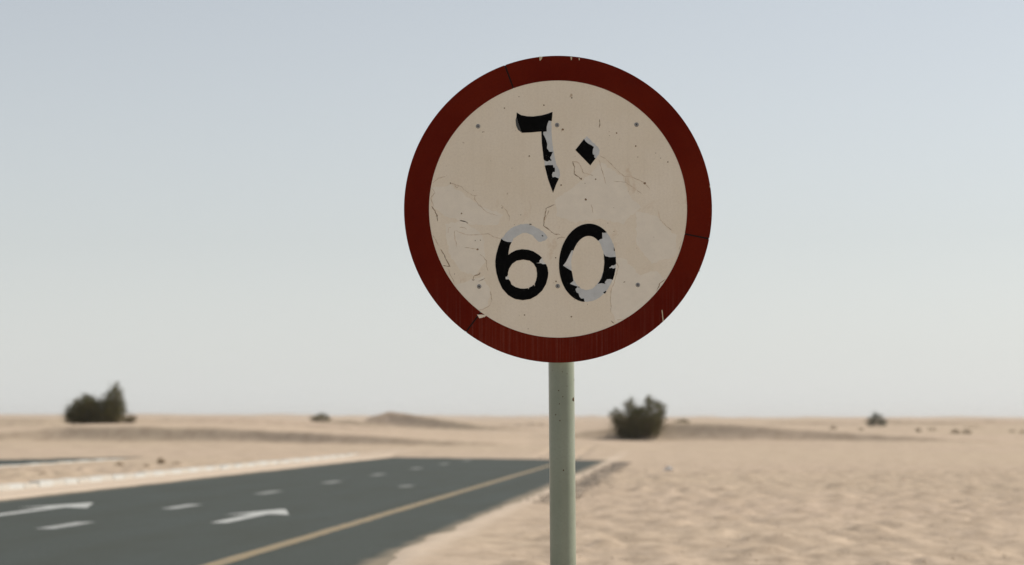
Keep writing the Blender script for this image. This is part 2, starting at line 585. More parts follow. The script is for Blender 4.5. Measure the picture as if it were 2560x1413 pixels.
# ------------------------------------------------------------------ dusty air
def build_haze():
    bm = bmesh.new()
    add_box(bm, -13000, 13000, -400, 13000, -14, 34)
    m = bpy.data.materials.new('dusty_air')
    m.use_nodes = True
    t = m.node_tree
    t.nodes.remove(t.nodes['Principled BSDF'])
    v = t.nodes.new('ShaderNodeVolumePrincipled')
    v.inputs['Color'].default_value = (0.98, 0.96, 0.93, 1)
    v.inputs['Density'].default_value = HAZE
    v.inputs['Anisotropy'].default_value = 0.2
    t.links.new(v.outputs[0], t.nodes['Material Output'].inputs['Volume'])
    tag(from_bm('haze', bm, m), 'thin dusty air over the desert', kind='stuff')


HAZE = 0.00012
build_haze()

# ------------------------------------------------------------------ road with its markings
ALPHA = math.atan(SL)


def loc(u, Y):
    """world (X = u + SL*Y, Y) in the turned frame of the road."""
    X = u + SL * Y
    return X * math.cos(ALPHA) - Y * math.sin(ALPHA), X * math.sin(ALPHA) + Y * math.cos(ALPHA)


def strip(name, u0, u1, y0, y1, z, m, parent, seg=1.0, jit=0.0, kind=None):
    n = max(1, int((y1 - y0) / seg))
    V, F = [], []
    for i in range(n + 1):
        y = y0 + (y1 - y0) * i / n
        a = loc(u0 + (random.uniform(-jit, jit) if jit else 0), y)
        b = loc(u1 + (random.uniform(-jit, jit) if jit else 0), y)
        V += [(a[0], a[1], z), (b[0], b[1], z)]
        if i:
            F.append((2 * i - 2, 2 * i - 1, 2 * i + 1, 2 * i))
    o = from_arrays(name, V, F, m, parent)
    if kind:
        tag(o, kind=kind)
    return o


road = strip('road', U0 - 0.4, U1 + 0.4, -60, 128, 0.0, M['asphalt'], None, 2.0, kind='structure')
road.rotation_euler.z = -ALPHA
road['label'] = 'dark grey asphalt road ending under blown sand'

strip('edge_line', -5.02, -4.80, -40, 104, 0.004, M['yellow_paint'], road, 0.5, 0.012)['label'] = 'long yellow edge line'
DASH = [16.5, 25.5, 34.7, 42.6, 51.3, 60.4, 69.3, 79.0, 87.8, 96.8]
for i, yc in enumerate(DASH):
    strip('lane_dash', -9.06, -8.78, yc - 1.15, yc + 1.15, 0.004, M['white_dash'] if i < 4 else M['white_worn'], road, 0.3, 0.012)


def arrow(u, tail, tip, m, hw=0.52, hl=2.5):
    sw = 0.13
    pts = [(u - sw, tail), (u + sw, tail), (u + sw, tip - hl + 0.35), (u + hw, tip - hl), (u + 0.05, tip), (u - 0.05, tip), (u - hw, tip - hl), (u - sw, tip - hl + 0.35)]
    V = [(*loc(*p), 0.004) for p in pts]
    bm = bmesh.new()
    vs_ = [bm.verts.new(v) for v in V]
    bm.faces.new([vs_[i] for i in (0, 1, 2, 7)])
    bm.faces.new([vs_[i] for i in (2, 3, 4)])
    bm.faces.new([vs_[i] for i in (2, 4, 5, 7)])
    bm.faces.new([vs_[i] for i in (7, 5, 6)])
    return from_bm('arrow_marking', bm, m, road)


arrow(-6.92, 35.6, 41.2, M['white_paint'])['label'] = 'white straight arrow in the lane next to the yellow line'
arrow(-11.02, 37.9, 44.6, M['white_paint'], 0.60, 2.7)['label'] = 'white straight arrow in the far lane'
strip('worn_marking', -6.75, -6.45, 55.6, 57.4, 0.004, M['white_ghost'], road, 0.3, 0.05)['label'] = 'faint worn patch of white paint'

far_road = strip('far_road', -33.5, -23.5, 40, 112, -0.012, M['far_asphalt'], None, 2.0, kind='structure')
far_road.rotation_euler.z = -ALPHA
far_road['label'] = 'second carriageway beyond the sandy median, mostly under sand'


def stone_block(x0, x1, y0, y1, h):
    bm = bmesh.new()
    add_box(bm, x0, x1, y0, y1, -0.25, h, 0.015)
    me = bpy.data.meshes.new('kerb_stone')
    bm.normal_update()
    bm.to_mesh(me)
    bm.free()
    return me


def kerb(name, label, u, y0, y1, h):
    k = empty(name, (0, 0, 0), label, kind='structure')
    k.rotation_euler.z = -ALPHA
    meA, meB = stone_block(-0.13, 0.13, 0.003, 1.197, h), stone_block(-0.13, 0.13, 0.003, 1.197, h)
    meA.materials.append(M['kerb_white'])
    meB.materials.append(M['kerb_bare'])
    x, yy = loc(u, y0)
    for i in range(int((y1 - y0) / 1.2)):
        o = bpy.data.objects.new('kerb_stone', meA if i % 2 else meB)
        C.objects.link(o)
        o.parent = k
        o.location = (x + random.uniform(-.012, .012), yy + 1.2 * i, random.uniform(-0.012, 0.012))
        o.rotation_euler = (random.uniform(-.008, .008), random.uniform(-.02, .02), random.uniform(-.012, .012))
    return k


kerb('kerb', 'white and bare concrete kerb stones along the sandy median', -15.05, 40, 117, 0.125)
kerb('far_kerb', 'kerb stones half buried in sand by the second carriageway', -23.3, 72, 100, 0.045)

# a band of dark gravel on the verge, beside the asphalt
bed = strip('gravel_bed', -2.78, -2.22, 44, 91, 0.0, M['gravel_bed'], None, 0.5, 0.10)
bed.rotation_euler.z = -ALPHA
co = np.empty(len(bed.data.vertices) * 3, dtype=np.float32)
bed.data.vertices.foreach_get('co', co)
co = co.reshape(-1, 3)
ca, sa = math.cos(ALPHA), math.sin(ALPHA)
co[:, 2] = height(co[:, 0] * ca + co[:, 1] * sa, -co[:, 0] * sa + co[:, 1] * ca) + 0.012
bed.data.vertices.foreach_set('co', co.ravel())
tag(bed, 'dark strip of dirty gravel beside the road edge', kind='structure')


def scatter_stones(name, pts, sizes, m, kind='stuff', label=None):
    base = np.array([(1, 0, 0), (-.9, .1, 0), (0, 1, .1), (.1, -1, 0), (0.1, 0, .75), (0, 0, -.6)], float)
    fc = np.array([(0, 2, 4), (2, 1, 4), (1, 3, 4), (3, 0, 4), (2, 0, 5), (1, 2, 5), (3, 1, 5), (0, 3, 5)])
    V, F = [], []
    for k, (p, s) in enumerate(zip(pts, sizes)):
        an = RNG.uniform(0, 6.28)
        c_, s_ = math.cos(an), math.sin(an)
        b = base * RNG.uniform(0.65, 1.2, base.shape) * s
        b = np.stack([b[:, 0] * c_ - b[:, 1] * s_, b[:, 0] * s_ + b[:, 1] * c_, b[:, 2]], 1)
        V.append(b + np.array(p))
        F.append(fc + 6 * k)
    o = from_arrays(name, np.concatenate(V), np.concatenate(F), m)
    tag(o, label, kind=kind)
    return o


N = 1700
yy = RNG.uniform(44, 91, N)
uu = -2.5 + RNG.normal(0, 0.19, N)
xx = uu + SL * yy
zz = height(xx, yy)
scatter_stones('gravel', np.stack([xx, yy, zz + 0.012], 1), RNG.uniform(0.01, 0.035, N), M['gravel'], label='loose dark gravel on the verge')
N = 2600
yy = 22 + 60 * RNG.uniform(0, 1, N) ** 1.4
xx = SL * yy - 2.0 + RNG.uniform(0, 1, N) * (yy * 0.25 + 3)
zz = height(xx, yy)
scatter_stones('sand_clods', np.stack([xx, yy, zz + 0.004], 1), 0.006 + 0.018 * RNG.uniform(0, 1, N) ** 3, M['clod'], label='small clods of crusted sand on the verge')


# ------------------------------------------------------------------ shrubs
def blades(clusters, blade, width):
    V = []
    for base, tip, spread, n, fan in clusters:
        base, tip = np.array(base, float), np.array(tip, float)
        ax = tip - base
        L = np.linalg.norm(ax)
        axn = ax / L
        t = RNG.uniform(0.02, 1.0, n) ** 0.8
        rad = spread * (0.25 + 0.85 * np.sin(np.pi * np.clip(t * 0.86 + 0.10, 0, 1)))
        off = RNG.normal(0, 1, (n, 3)) * rad[:, None] * 0.5
        p = base + ax * t[:, None] + off
        d = axn * 0.9 + off / (spread + 1e-6) * 0.5 + RNG.normal(0, fan, (n, 3))
        d[:, 2] += 0.35
        d /= np.linalg.norm(d, axis=1)[:, None]
        ln = blade * RNG.uniform(0.5, 1.2, n) * (1 + 0.8 * (RNG.uniform(0, 1, n) > 0.85))
        side = np.cross(d, RNG.normal(0, 1, (n, 3)))
        side /= np.linalg.norm(side, axis=1)[:, None] + 1e-9
        ww = width * RNG.uniform(0.6, 1.4, n)
        p[:, 2] = np.maximum(p[:, 2], 0.01)
        q = p + d * ln[:, None]
        md = p + d * (ln * 0.5)[:, None]
        V.append(np.stack([p, md + side * ww[:, None], q, md - side * ww[:, None]], 1))
    V = np.concatenate(V)
    n = len(V)
    return V.reshape(-1, 3), np.arange(4 * n).reshape(n, 4)


def shrub(name, loc_, clusters, blade, width, fm, label, cat, group=None):
    root = empty(name, loc_, label, cat, group)
    V, F = blades(clusters, blade, width)
    from_arrays('foliage', V, F, fm, root)
    bm = bmesh.new()
    for base, tip, spread, n, fan in clusters:
        b, t = Vector(base), Vector(tip)
        r = 0.010 + 0.012 * (t - b).length
        mid = b.lerp(t, 0.5) + Vector((random.uniform(-.05, .05), random.uniform(-.05, .05), 0)) * (t - b).length
        b.z -= 0.08
        add_tube(bm, b, mid, r, r * 0.7, 5, False)
        add_tube(bm, mid, t, r * 0.7, r * 0.25, 5, False)
    tag(from_bm('stems', bm, M['wood'], root), kind='stuff')
    return root


def stand(px, py, y0, y1):
    """the first spot on the sand, looking along the pixel column, that lies in line with that pixel"""
    best = None
    for Y in np.arange(y0, y1, 0.5):
        p = at(px, py, Y)
        e = abs(gz(p.x, Y) - p.z) * FPX / Y
        if best is None or e < best[0]:
            best = (e, p.x, Y)
    return Vector((best[1], best[2], gz(best[1], best[2]) - 0.02)), best[2] / FPX


# big shrub standing on the left dune: a dome and one tall plume
p, s = stand(235, 1057, 134, 175)
cl = []
for dx, hz, sp, n in [(-58, 38, 17, 600), (-48, 52, 19, 750), (-36, 62, 20, 800), (-22, 70, 21, 850), (-10, 72, 20, 850), (2, 60, 20, 800), (16, 56, 20, 800),
                      (30, 62, 18, 700), (38, 80, 20, 700), (48, 98, 18, 700), (57, 112, 13, 520), (62, 92, 15, 500), (48, 60, 20, 700), (68, 62, 15, 500), (76, 40, 14, 350), (-60, 22, 14, 450), (-5, 30, 26, 1000), (40, 30, 24, 900), (-35, 26, 24, 900)]:
    for k in range(2):
        jx, jy = random.uniform(-6, 6), random.uniform(-30, 30)
        cl.append(((dx * 0.80 * s + jx * s * .5, jy * s * .6, 0), ((dx + jx * .4) * s, jy * s, hz * 0.86 * s), sp * s * 1.12, int(n * 0.5), 0.42))
shrub('desert_shrub', p, cl, 0.20, 0.016, M['bush'], 'large dark desert shrub on the dune crest, rounded with one tall plume', 'shrub')
p, s = stand(318, 1057, 134, 175)
cl = [((random.uniform(-10, 10) * s, random.uniform(-6, 6) * s, 0), (random.uniform(-18, 24) * s, random.uniform(-12, 12) * s, random.uniform(8, 20) * s), 9 * s, 160, 0.4) for k in range(7)]
shrub('dry_shrub', p, cl, 0.12, 0.010, M['dry'], 'low brown dry shrub at the foot of the plumed shrub', 'shrub')

# broom-shaped shrub at the foot of the right dune
p, s = stand(1597, 1096, 138, 152)
cl = []
for dx, hz, sp, n in [(-66, 62, 14, 480), (-56, 74, 13, 500), (-44, 60, 15, 600), (-30, 92, 14, 700), (-20, 104, 9, 420), (-12, 80, 16, 700), (0, 74, 18, 800), (10, 78, 18, 800),
                      (22, 110, 10, 520), (28, 104, 13, 650), (40, 98, 14, 700), (52, 92, 13, 620), (62, 86, 11, 480), (58, 66, 14, 500), (-50, 40, 18, 700), (-20, 44, 22, 900), (10, 44, 22, 900), (38, 46, 20, 850)]:
    for k in range(2):
        jx, jy = random.uniform(-5, 5), random.uniform(-32, 32)
        cl.append((((dx * 0.62 + 2) * s + jx * s * .5, jy * s * .6, 0), ((dx + jx * .4) * s, jy * s, hz * 0.90 * s), sp * s * 1.05, int(n * 0.52), 0.32))
shrub('desert_shrub', p, cl, 0.22, 0.015, M['bush'], 'large upright broom-like shrub to the right of the sign post', 'shrub')


def tuft(name, px, py, wpx, hpx, y0, y1, fm, label, n=700, cat='shrub', group=None):
    p, s = stand(px, py, y0, y1)
    cl = []
    for k in range(9):
        f = (k + 0.5) / 9 * 2 - 1
        top = hpx * (1 - 0.75 * f * f) * random.uniform(0.8, 1.1)
        cl.append(((f * wpx * .36 * s, random.uniform(-.2, .2) * wpx * s, 0), (f * wpx * .42 * s, random.uniform(-.3, .3) * wpx * s, top * .88 * s), wpx * .13 * s, max(40, int(n / 9)), 0.4))
    hh = hpx * s
    return shrub(name, p, cl, hh * 0.36, hh * 0.022, fm, label, cat, group)


tuft('desert_shrub', 802, 1050, 56, 20, 170, 300, M['bush'], 'small dark shrub on the skyline between the plumed shrub and the shaded dune', 900)
tuft('desert_shrub', 415, 1056, 40, 10, 160, 260, M['dry'], 'tiny brown shrub just to the right of the plumed shrub', 500)
tuft('dry_shrub', 1706, 1071, 48, 22, 153, 190, M['bush'], 'low dark olive shrub on the dune beside the broom-like shrub', 800)
tuft('desert_shrub', 2190, 1067, 52, 31, 190, 290, M['bush_grey'], 'small grey-green pointed shrub on the flat far to the right', 520)
for px, py, ww, hh, lab in [(2083, 1073, 22, 8, 'tiny brown tuft left of the pointed grey-green shrub'), (2152, 1076, 14, 6, 'tiniest brown tuft just below the pointed grey-green shrub'),
                            (2296, 1080, 18, 9, 'small brown tuft between the pointed shrub and the paired tufts'), (2330, 1076, 26, 7, 'flat dark tuft a little right of the small brown tuft'),
                            (2388, 1085, 26, 11, 'yellow-brown tuft, the upper one of a close pair'), (2417, 1090, 27, 12, 'yellow-brown tuft, the lower one of a close pair'),
                            (2432, 1070, 54, 8, 'long low dark tuft behind the close pair'), (2530, 1080, 20, 6, 'small faint tuft near the edge of the right-hand flat'),
                            (2556, 1083, 20, 7, 'rightmost of the small tufts on the far flat')]:
    tuft('dry_tuft', px, py, ww, hh, 175, 320, M['dry'], lab, 260, 'dry tuft', 'dry tufts on the far flat')
for px, py, ww, hh, lab in [(299, 1166, 26, 13, 'domed brown tuft on the median behind the kerb'), (402, 1160, 20, 16, 'upright grey-brown tuft on the median, farthest from the camera'),
                            (366, 1170, 22, 10, 'pale low tuft on the median between two darker tufts'), (440, 1162, 30, 8, 'flat dark tuft on the median beside the upright tuft'),
                            (108, 1187, 28, 8, 'flat brown tuft on the median nearest the camera'), (225, 1178, 20, 7, 'small faint tuft halfway along the median')]:
    tuft('dry_tuft', px, py, ww, hh, 60, 100, M['dry_pale'], lab, 120, 'dry tuft', 'dry tufts on the median')


# ------------------------------------------------------------------ stones and litter
def rock(name, px, py, wpx, m, label, cat, squash=0.6):
    p, s = stand(px, py, 22, 95)
    bm = bmesh.new()
    bmesh.ops.create_icosphere(bm, subdivisions=2, radius=wpx * s / 2)
    sd = random.random() * 50
    for v in bm.verts:
        n = v.co.normalized()
        f = 1 + 0.28 * float(vnoise(n.x * 2 + sd, n.y * 2 + n.z * 1.3, 5)) + 0.12 * float(vnoise(n.x * 5 + sd, n.y * 5 - n.z * 4, 7))
        v.co *= f
        v.co.z *= squash
    o = from_bm(name, bm, m)
    o.location = p + Vector((0, 0, wpx * s * squash * 0.25))
    return tag(o, label, cat)


rock('stone', 2450, 1366, 17, M['stone'], 'reddish brown stone lying on the near sand at the far right', 'stone')
rock('stone', 2423, 1288, 13, M['clod'], 'sandy coloured stone lying on the verge above the reddish one', 'stone', 0.8)
rock('stone', 2421, 1250, 9, M['stone_pale'], 'small white pebble on the sand, behind the sandy stone', 'stone', 0.9)
rock('stone', 2257, 1201, 18, M['stone'], 'flat dark stone where the rough sand meets the smooth sand', 'stone', 0.35)

p, s = stand(1672, 1180, 60, 95)
bm = bmesh.new()
gx, gy = 9, 6
vv = [[bm.verts.new(((i / (gx - 1) - .5) * 25 * s, (j / (gy - 1) - .5) * 25 * s,
                     (0.5 + random.uniform(-.5, .5)) * 14 * s * (1 - abs(i / (gx - 1) * 2 - 1) ** 2) + 1.0 * s)) for j in range(gy)] for i in range(gx)]
for i in range(gx - 1):
    for j in range(gy - 1):
        bm.faces.new((vv[i][j], vv[i + 1][j], vv[i + 1][j + 1], vv[i][j + 1]))
o = from_bm('litter', bm, M['litter'])
o.location = p + Vector((0, 0, 0.02))
tag(o, 'crumpled scrap of white plastic lying on the sandy verge', 'litter')

# ------------------------------------------------------------------ the speed limit sign
YS = 7.05
ctr = at(1395, 522, YS)
depth = YS * math.cos(PITCH) + (ctr.z - EYE) * math.sin(PITCH)
MM = depth / FPX                                    # metres per photograph pixel on the sign's face
sign = empty('speed_limit_sign', (ctr.x, YS, 0), 'round speed limit sign 60 with red border and peeling digits on a pale green post', 'road sign')


def L2(px, py):
    return ((px - 1395) * MM, (522 - py) * MM + ctr.z)


def poly(name, outer, holes, d, m, parent, th=0.0004):
    """flat film of thickness th whose front lies d in front of the plate (towards -Y)."""
    rings = [outer] + list(holes)
    pts3 = [[Vector((x, z, 0)) for x, z in r] for r in rings]
    tris = tessellate_polygon(pts3)
    bm = bmesh.new()
    fv = [bm.verts.new((x, -d, z)) for r in rings for x, z in r]
    bv = [bm.verts.new((x, -d + th, z)) for r in rings for x, z in r]
    for t in tris:
        try:
            f = bm.faces.new([fv[i] for i in t])
        except ValueError:
            continue
        f.normal_update()
        if f.normal.y > 0:
            f.normal_flip()
    k = 0
    for r in rings:
        n = len(r)
        for i in range(n):
            a, b = k + i, k + (i + 1) % n
            try:
                bm.faces.new((fv[a], fv[b], bv[b], bv[a]))
            except ValueError:
                pass
        k += n
    return from_bm(name, bm, m, parent)


def disc_pts(r, n=144, a0=0.0, a1=2 * math.pi, closed=True):
    k = n if closed else n + 1
    return [(r * math.cos(a0 + (a1 - a0) * i / n), r * math.sin(a0 + (a1 - a0) * i / n) + ctr.z) for i in range(k)]


def roughen(pts, step, amp, sd=1):
    rr = random.Random(sd)
    out = []
    n = len(pts)
    for i in range(n):
        a, b = pts[i], pts[(i + 1) % n]
        ln = math.hypot(b[0] - a[0], b[1] - a[1])
        k = max(1, int(ln / step))
        for j in range(k):
            t = j / k
            out.append((a[0] + (b[0] - a[0]) * t + rr.uniform(-amp, amp), a[1] + (b[1] - a[1]) * t + rr.uniform(-amp, amp)))
    return out


RO, RI = 385 * MM, 322.5 * MM
# plate
bm = bmesh.new()
fr = [bm.verts.new((x, 0, z)) for x, z in disc_pts(RO * 0.9985)]
bk = [bm.verts.new((x, 0.003, z)) for x, z in disc_pts(RO * 0.9985)]
n = len(fr)
bm.faces.new(fr)
bm.faces.new(bk[::-1])
for i in range(n):
    f = bm.faces.new((fr[i], bk[i], bk[(i + 1) % n], fr[(i + 1) % n]))
    f.material_index = 1
bmesh.ops.recalc_face_normals(bm, faces=bm.faces)
plate = from_bm('sign_plate', bm, M['alu'], sign)
plate.data.materials.append(M['plate_rim'])
face = poly('white_face', disc_pts(RI + 3 * MM), [], 0.0005, M['face'], sign)
# shift the face's texture origin to the middle of the sign
for o_ in (face,):
    for v in o_.data.vertices:
        v.co.z -= ctr.z
    o_.location.z = ctr.z

# red border in three bent strips, with dirty joints between them
ang = [110.2, -11.3 + 360, 233.3]
ang = sorted(ang)                                   # 110.2, 233.3, 348.7
for i in range(3):
    a0, a1 = ang[i], ang[(i + 1) % 3] + (360 if i == 2 else 0)
    g = 0.30
    a0, a1 = R(a0 + g), R(a1 - g)
    nn = 70
    seg = poly('red_border_strip', disc_pts(RO, nn, a0, a1, False) + disc_pts(RI, nn, a0, a1, False)[::-1], [], 0.0011, M['red'], sign)
    for v in seg.data.vertices:
        v.co.z -= ctr.z
    seg.location.z = ctr.z
for t in ang:
    ra, rb = 323 * MM, 383.5 * MM
    dr, nn = Vector((math.cos(R(t)), math.sin(R(t)))), Vector((-math.sin(R(t)), math.cos(R(t)))) * 3.2 * MM
    cc = Vector((0, ctr.z))
    poly('border_joint', [tuple(cc + dr * ra - nn), tuple(cc + dr * rb - nn), tuple(cc + dr * rb + nn), tuple(cc + dr * ra + nn)], [], 0.0009, M['seam'], sign)
for x, y, ww, hh in [(1352, 143, 4, 7), (1429, 143, 2, 6), (1449, 145, 1.5, 4), (1775, 466, 1.0, 4), (1748, 677, 1.0, 4), (1205, 790, 12, 6)]:
    poly('paint_chip', roughen([L2(x - ww, y - hh / 2), L2(x + ww, y - hh / 2), L2(x + ww * .6, y + hh / 2), L2(x - ww * .5, y + hh)], 3 * MM, 0.5 * MM, x), [], 0.0014, M['chip'] if y < 700 else M['face'], sign)
poly('paint_chip', [L2(1653, 776), L2(1655, 775), L2(1658, 804), L2(1656, 805)], [], 0.0014, M['chip'], sign)


def z5(l):
    return [L2(1260 + x / 5.888, 260 + y / 5.888) for x, y in l]


def z6(l):
    return [L2(1220 + x / 6.144, 540 + y / 6.144) for x, y in l]


PX = MM
# Arabic-Indic six
six = empty('arabic_digit_six', (0, 0, 0))
six.parent = sign
res = z5([(700, 230), (700, 400), (705, 520), (722, 640), (745, 780), (775, 900), (812, 960), (828, 1040), (808, 1100), (715, 1240), (640, 1080), (600, 900), (590, 830), (570, 600), (560, 405), (640, 300), (650, 235)])
poly('adhesive_patch', roughen(res, 3 * PX, 0.55 * PX, 3), [], 0.0008, M['residue'], six)
poly('black_film', z5([(187, 118), (250, 158), (340, 175), (430, 178), (560, 160), (640, 138), (716, 110), (705, 245), (660, 240), (640, 290), (628, 340), (630, 400), (580, 405), (578, 440), (605, 490),
                       (622, 530), (638, 590), (632, 650), (655, 680), (668, 702), (720, 702), (690, 770), (680, 780), (685, 815), (698, 815), (695, 838), (670, 828), (640, 845), (600, 832), (585, 815),
                       (572, 700), (558, 580), (550, 400), (400, 415), (265, 420), (235, 350), (205, 260), (185, 180)]), [], 0.0012, M['black'], six)
poly('black_film', z5([(600, 905), (640, 898), (722, 898), (728, 935), (748, 935), (750, 998), (722, 1000), (705, 1040), (715, 1082), (750, 1072), (808, 1098), (765, 1190), (722, 1308), (650, 1110), (615, 970)]), [], 0.0012, M['black'], six)
poly('faded_film', z5([(184, 180), (204, 260), (234, 350), (264, 420), (205, 375), (178, 310), (170, 230)]), [], 0.0010, M['faded_black'], six)['label'] = 'faded lifted corner of black film'

# Arabic-Indic zero, a diamond
zer = empty('arabic_digit_zero', (0, 0, 0))
zer.parent = sign
poly('adhesive_patch', roughen(z5([(1150, 560), (1218, 465), (1415, 670), (1405, 730), (1345, 800), (1280, 860)]), 3 * PX, 0.9 * PX, 5), [], 0.0008, M['residue'], zer)
poly('black_film', z5([(1052, 675), (1180, 512), (1200, 545), (1240, 580), (1290, 605), (1325, 630), (1310, 665), (1305, 710), (1312, 745), (1330, 745), (1330, 785), (1350, 798), (1272, 903)]), [], 0.0012, M['black'], zer)

# 6
d6 = empty('digit_six', (0, 0, 0))
d6.parent = sign
hole = z6([(308, 905), (290, 935), (272, 937), (270, 960), (275, 977), (320, 977), (345, 1010), (360, 1055), (420, 1095), (500, 1118), (560, 1120), (612, 1112), (622, 1130), (634, 1102), (680, 1080), (696, 1058), (722, 1086),
           (716, 1046), (735, 1000), (750, 940), (752, 880), (740, 800), (700, 735), (640, 690), (540, 674), (440, 690), (370, 740), (325, 810), (308, 870)])
out6 = z6([(205, 352), (160, 470), (125, 600), (112, 700), (115, 780), (130, 880), (165, 1000), (220, 1120), (310, 1220), (370, 1256), (420, 1280), (530, 1297), (650, 1280), (750, 1225), (830, 1150), (890, 1050), (918, 950),
           (925, 880), (915, 800), (890, 742), (840, 745), (815, 730), (735, 728), (790, 718), (790, 690), (805, 670), (828, 645), (780, 600), (700, 548), (620, 522), (520, 513), (430, 530), (360, 565), (312, 602), (318, 540),
           (335, 460), (362, 405), (300, 402), (240, 380)])
poly('black_film', out6, [hole], 0.0012, M['black'], d6)
poly('adhesive_patch', roughen(z6([(200, 365), (280, 262), (340, 205), (400, 168), (500, 132), (600, 125), (680, 150), (780, 200), (870, 262), (918, 330), (880, 380), (780, 402), (740, 365), (680, 300), (600, 262), (540, 262),
                                   (460, 300), (392, 350), (362, 415), (300, 415), (230, 395)]), 3 * PX, 0.6 * PX, 8), [], 0.0008, M['residue'], d6)
poly('adhesive_patch', roughen(z6([(720, 700), (780, 640), (826, 648), (848, 680), (855, 712), (892, 745), (840, 765), (730, 750)]), 3 * PX, 0.4 * PX, 9), [], 0.0009, M['residue_pale'], d6)
poly('adhesive_patch', roughen(z6([(262, 925), (316, 930), (330, 990), (262, 988)]), 4 * PX, 0.5 * PX, 10), [], 0.0009, M['residue_pale'], d6)
for q in ([(632, 122), (665, 124), (670, 138), (640, 136)], [(825, 292), (845, 300), (848, 320), (828, 312)]):
    poly('black_film', z6(q), [], 0.0012, M['black'], d6)

# 0
d0 = empty('digit_zero', (0, 0, 0))
d0.parent = sign


def ell(cx, cy, rx, ry, a0, a1, n, shear=0.0):
    out = []
    for i in range(n + 1):
        a = R(a0 + (a1 - a0) * i / n)
        y = -ry * math.sin(a)
        out.append((cx + rx * math.cos(a) - shear * y, cy + y))
    return out


SH = 0.04
full_o = ell(1528, 722, 436, 600, 0, 360, 90, SH)[:-1]
full_i = ell(1530, 725, 254, 416, 0, 360, 70, SH)[:-1]
poly('adhesive_patch', roughen(z6(full_o), 3 * PX, 0.45 * PX, 12), [roughen(z6(full_i), 3 * PX, 0.6 * PX, 13)], 0.0008, M['residue'], d0)
o0 = ell(1528, 722, 438, 602, 51, 267, 60, SH)
i0 = ell(1530, 725, 254, 416, 153, 55, 26, SH)
o_black = o0 + [(1470, 1270), (1430, 1272), (1400, 1240), (1390, 1195), (1355, 1175), (1340, 1125), (1375, 1095), (1365, 1085), (1320, 1070), (1255, 1045), (1310, 1000), (1300, 930), (1285, 850), (1220, 810),
                (1150, 765), (1200, 700), (1262, 575), (1284, 532), (1305, 530)] + i0 + [(1720, 362), (1755, 350), (1752, 258), (1780, 262)]
poly('black_film', z6(o_black), [], 0.0012, M['black'], d0)
poly('black_film', z6([(1775, 580), (1800, 620), (1870, 638), (1960, 632), (1966, 740), (1925, 765), (1900, 762), (1880, 785), (1855, 795), (1870, 806), (1905, 800), (1915, 815), (1958, 800), (1940, 900), (1915, 985),
                       (1870, 970), (1825, 975), (1790, 1020), (1800, 1045), (1740, 1035), (1685, 1048), (1740, 960), (1770, 850), (1785, 720)]), [], 0.0012, M['black'], d0)
poly('black_film', z6([(1765, 1180), (1800, 1155), (1815, 1160), (1795, 1197)]), [], 0.0012, M['black'], d0)
poly('black_film', z6([(1930, 480), (1945, 520), (1945, 545), (1932, 535)]), [], 0.0012, M['black'], d0)
poly('black_film', z6([(1380, 1092), (1395, 1088), (1408, 1098), (1390, 1104)]), [], 0.0012, M['black'], d0)
poly('lifted_flap', z6([(1284, 535), (1262, 590), (1200, 705), (1165, 765), (1225, 775), (1285, 850), (1278, 720), (1286, 600)]), [], 0.0010, M['residue_pale'], d0)

# bleached patches where the top layer has gone
for i, q in enumerate([[(1528, 640), (1560, 648), (1600, 690), (1640, 676), (1662, 700), (1636, 752), (1590, 796), (1542, 806), (1524, 770), (1530, 700)],
                       [(1480, 432), (1504, 404), (1556, 442), (1572, 484), (1600, 520), (1556, 560), (1500, 548), (1440, 556), (1392, 540), (1388, 500), (1424, 476)],
                       [(1172, 702), (1208, 692), (1226, 730), (1220, 768), (1200, 776), (1168, 748), (1140, 716)],
                       [(1112, 560), (1160, 552), (1208, 590), (1216, 650), (1190, 690), (1150, 676), (1122, 632)],
                       [(1080, 470), (1126, 462), (1168, 492), (1210, 520), (1260, 536), (1240, 566), (1170, 560), (1110, 540), (1084, 520)],
                       [(1590, 530), (1640, 540), (1690, 590), (1690, 640), (1630, 660), (1590, 610)]]):
    poly('bleached_patch', roughen([L2(*t) for t in q], 7 * PX, 2.6 * PX, 30 + i), [], 0.00065, M['patch'], sign, 0.0002)


# tears and cracks in the sheeting, traced
def Z(ox, oy, s):
    return lambda l: [L2(ox + x / s, oy + y / s) for x, y in l]


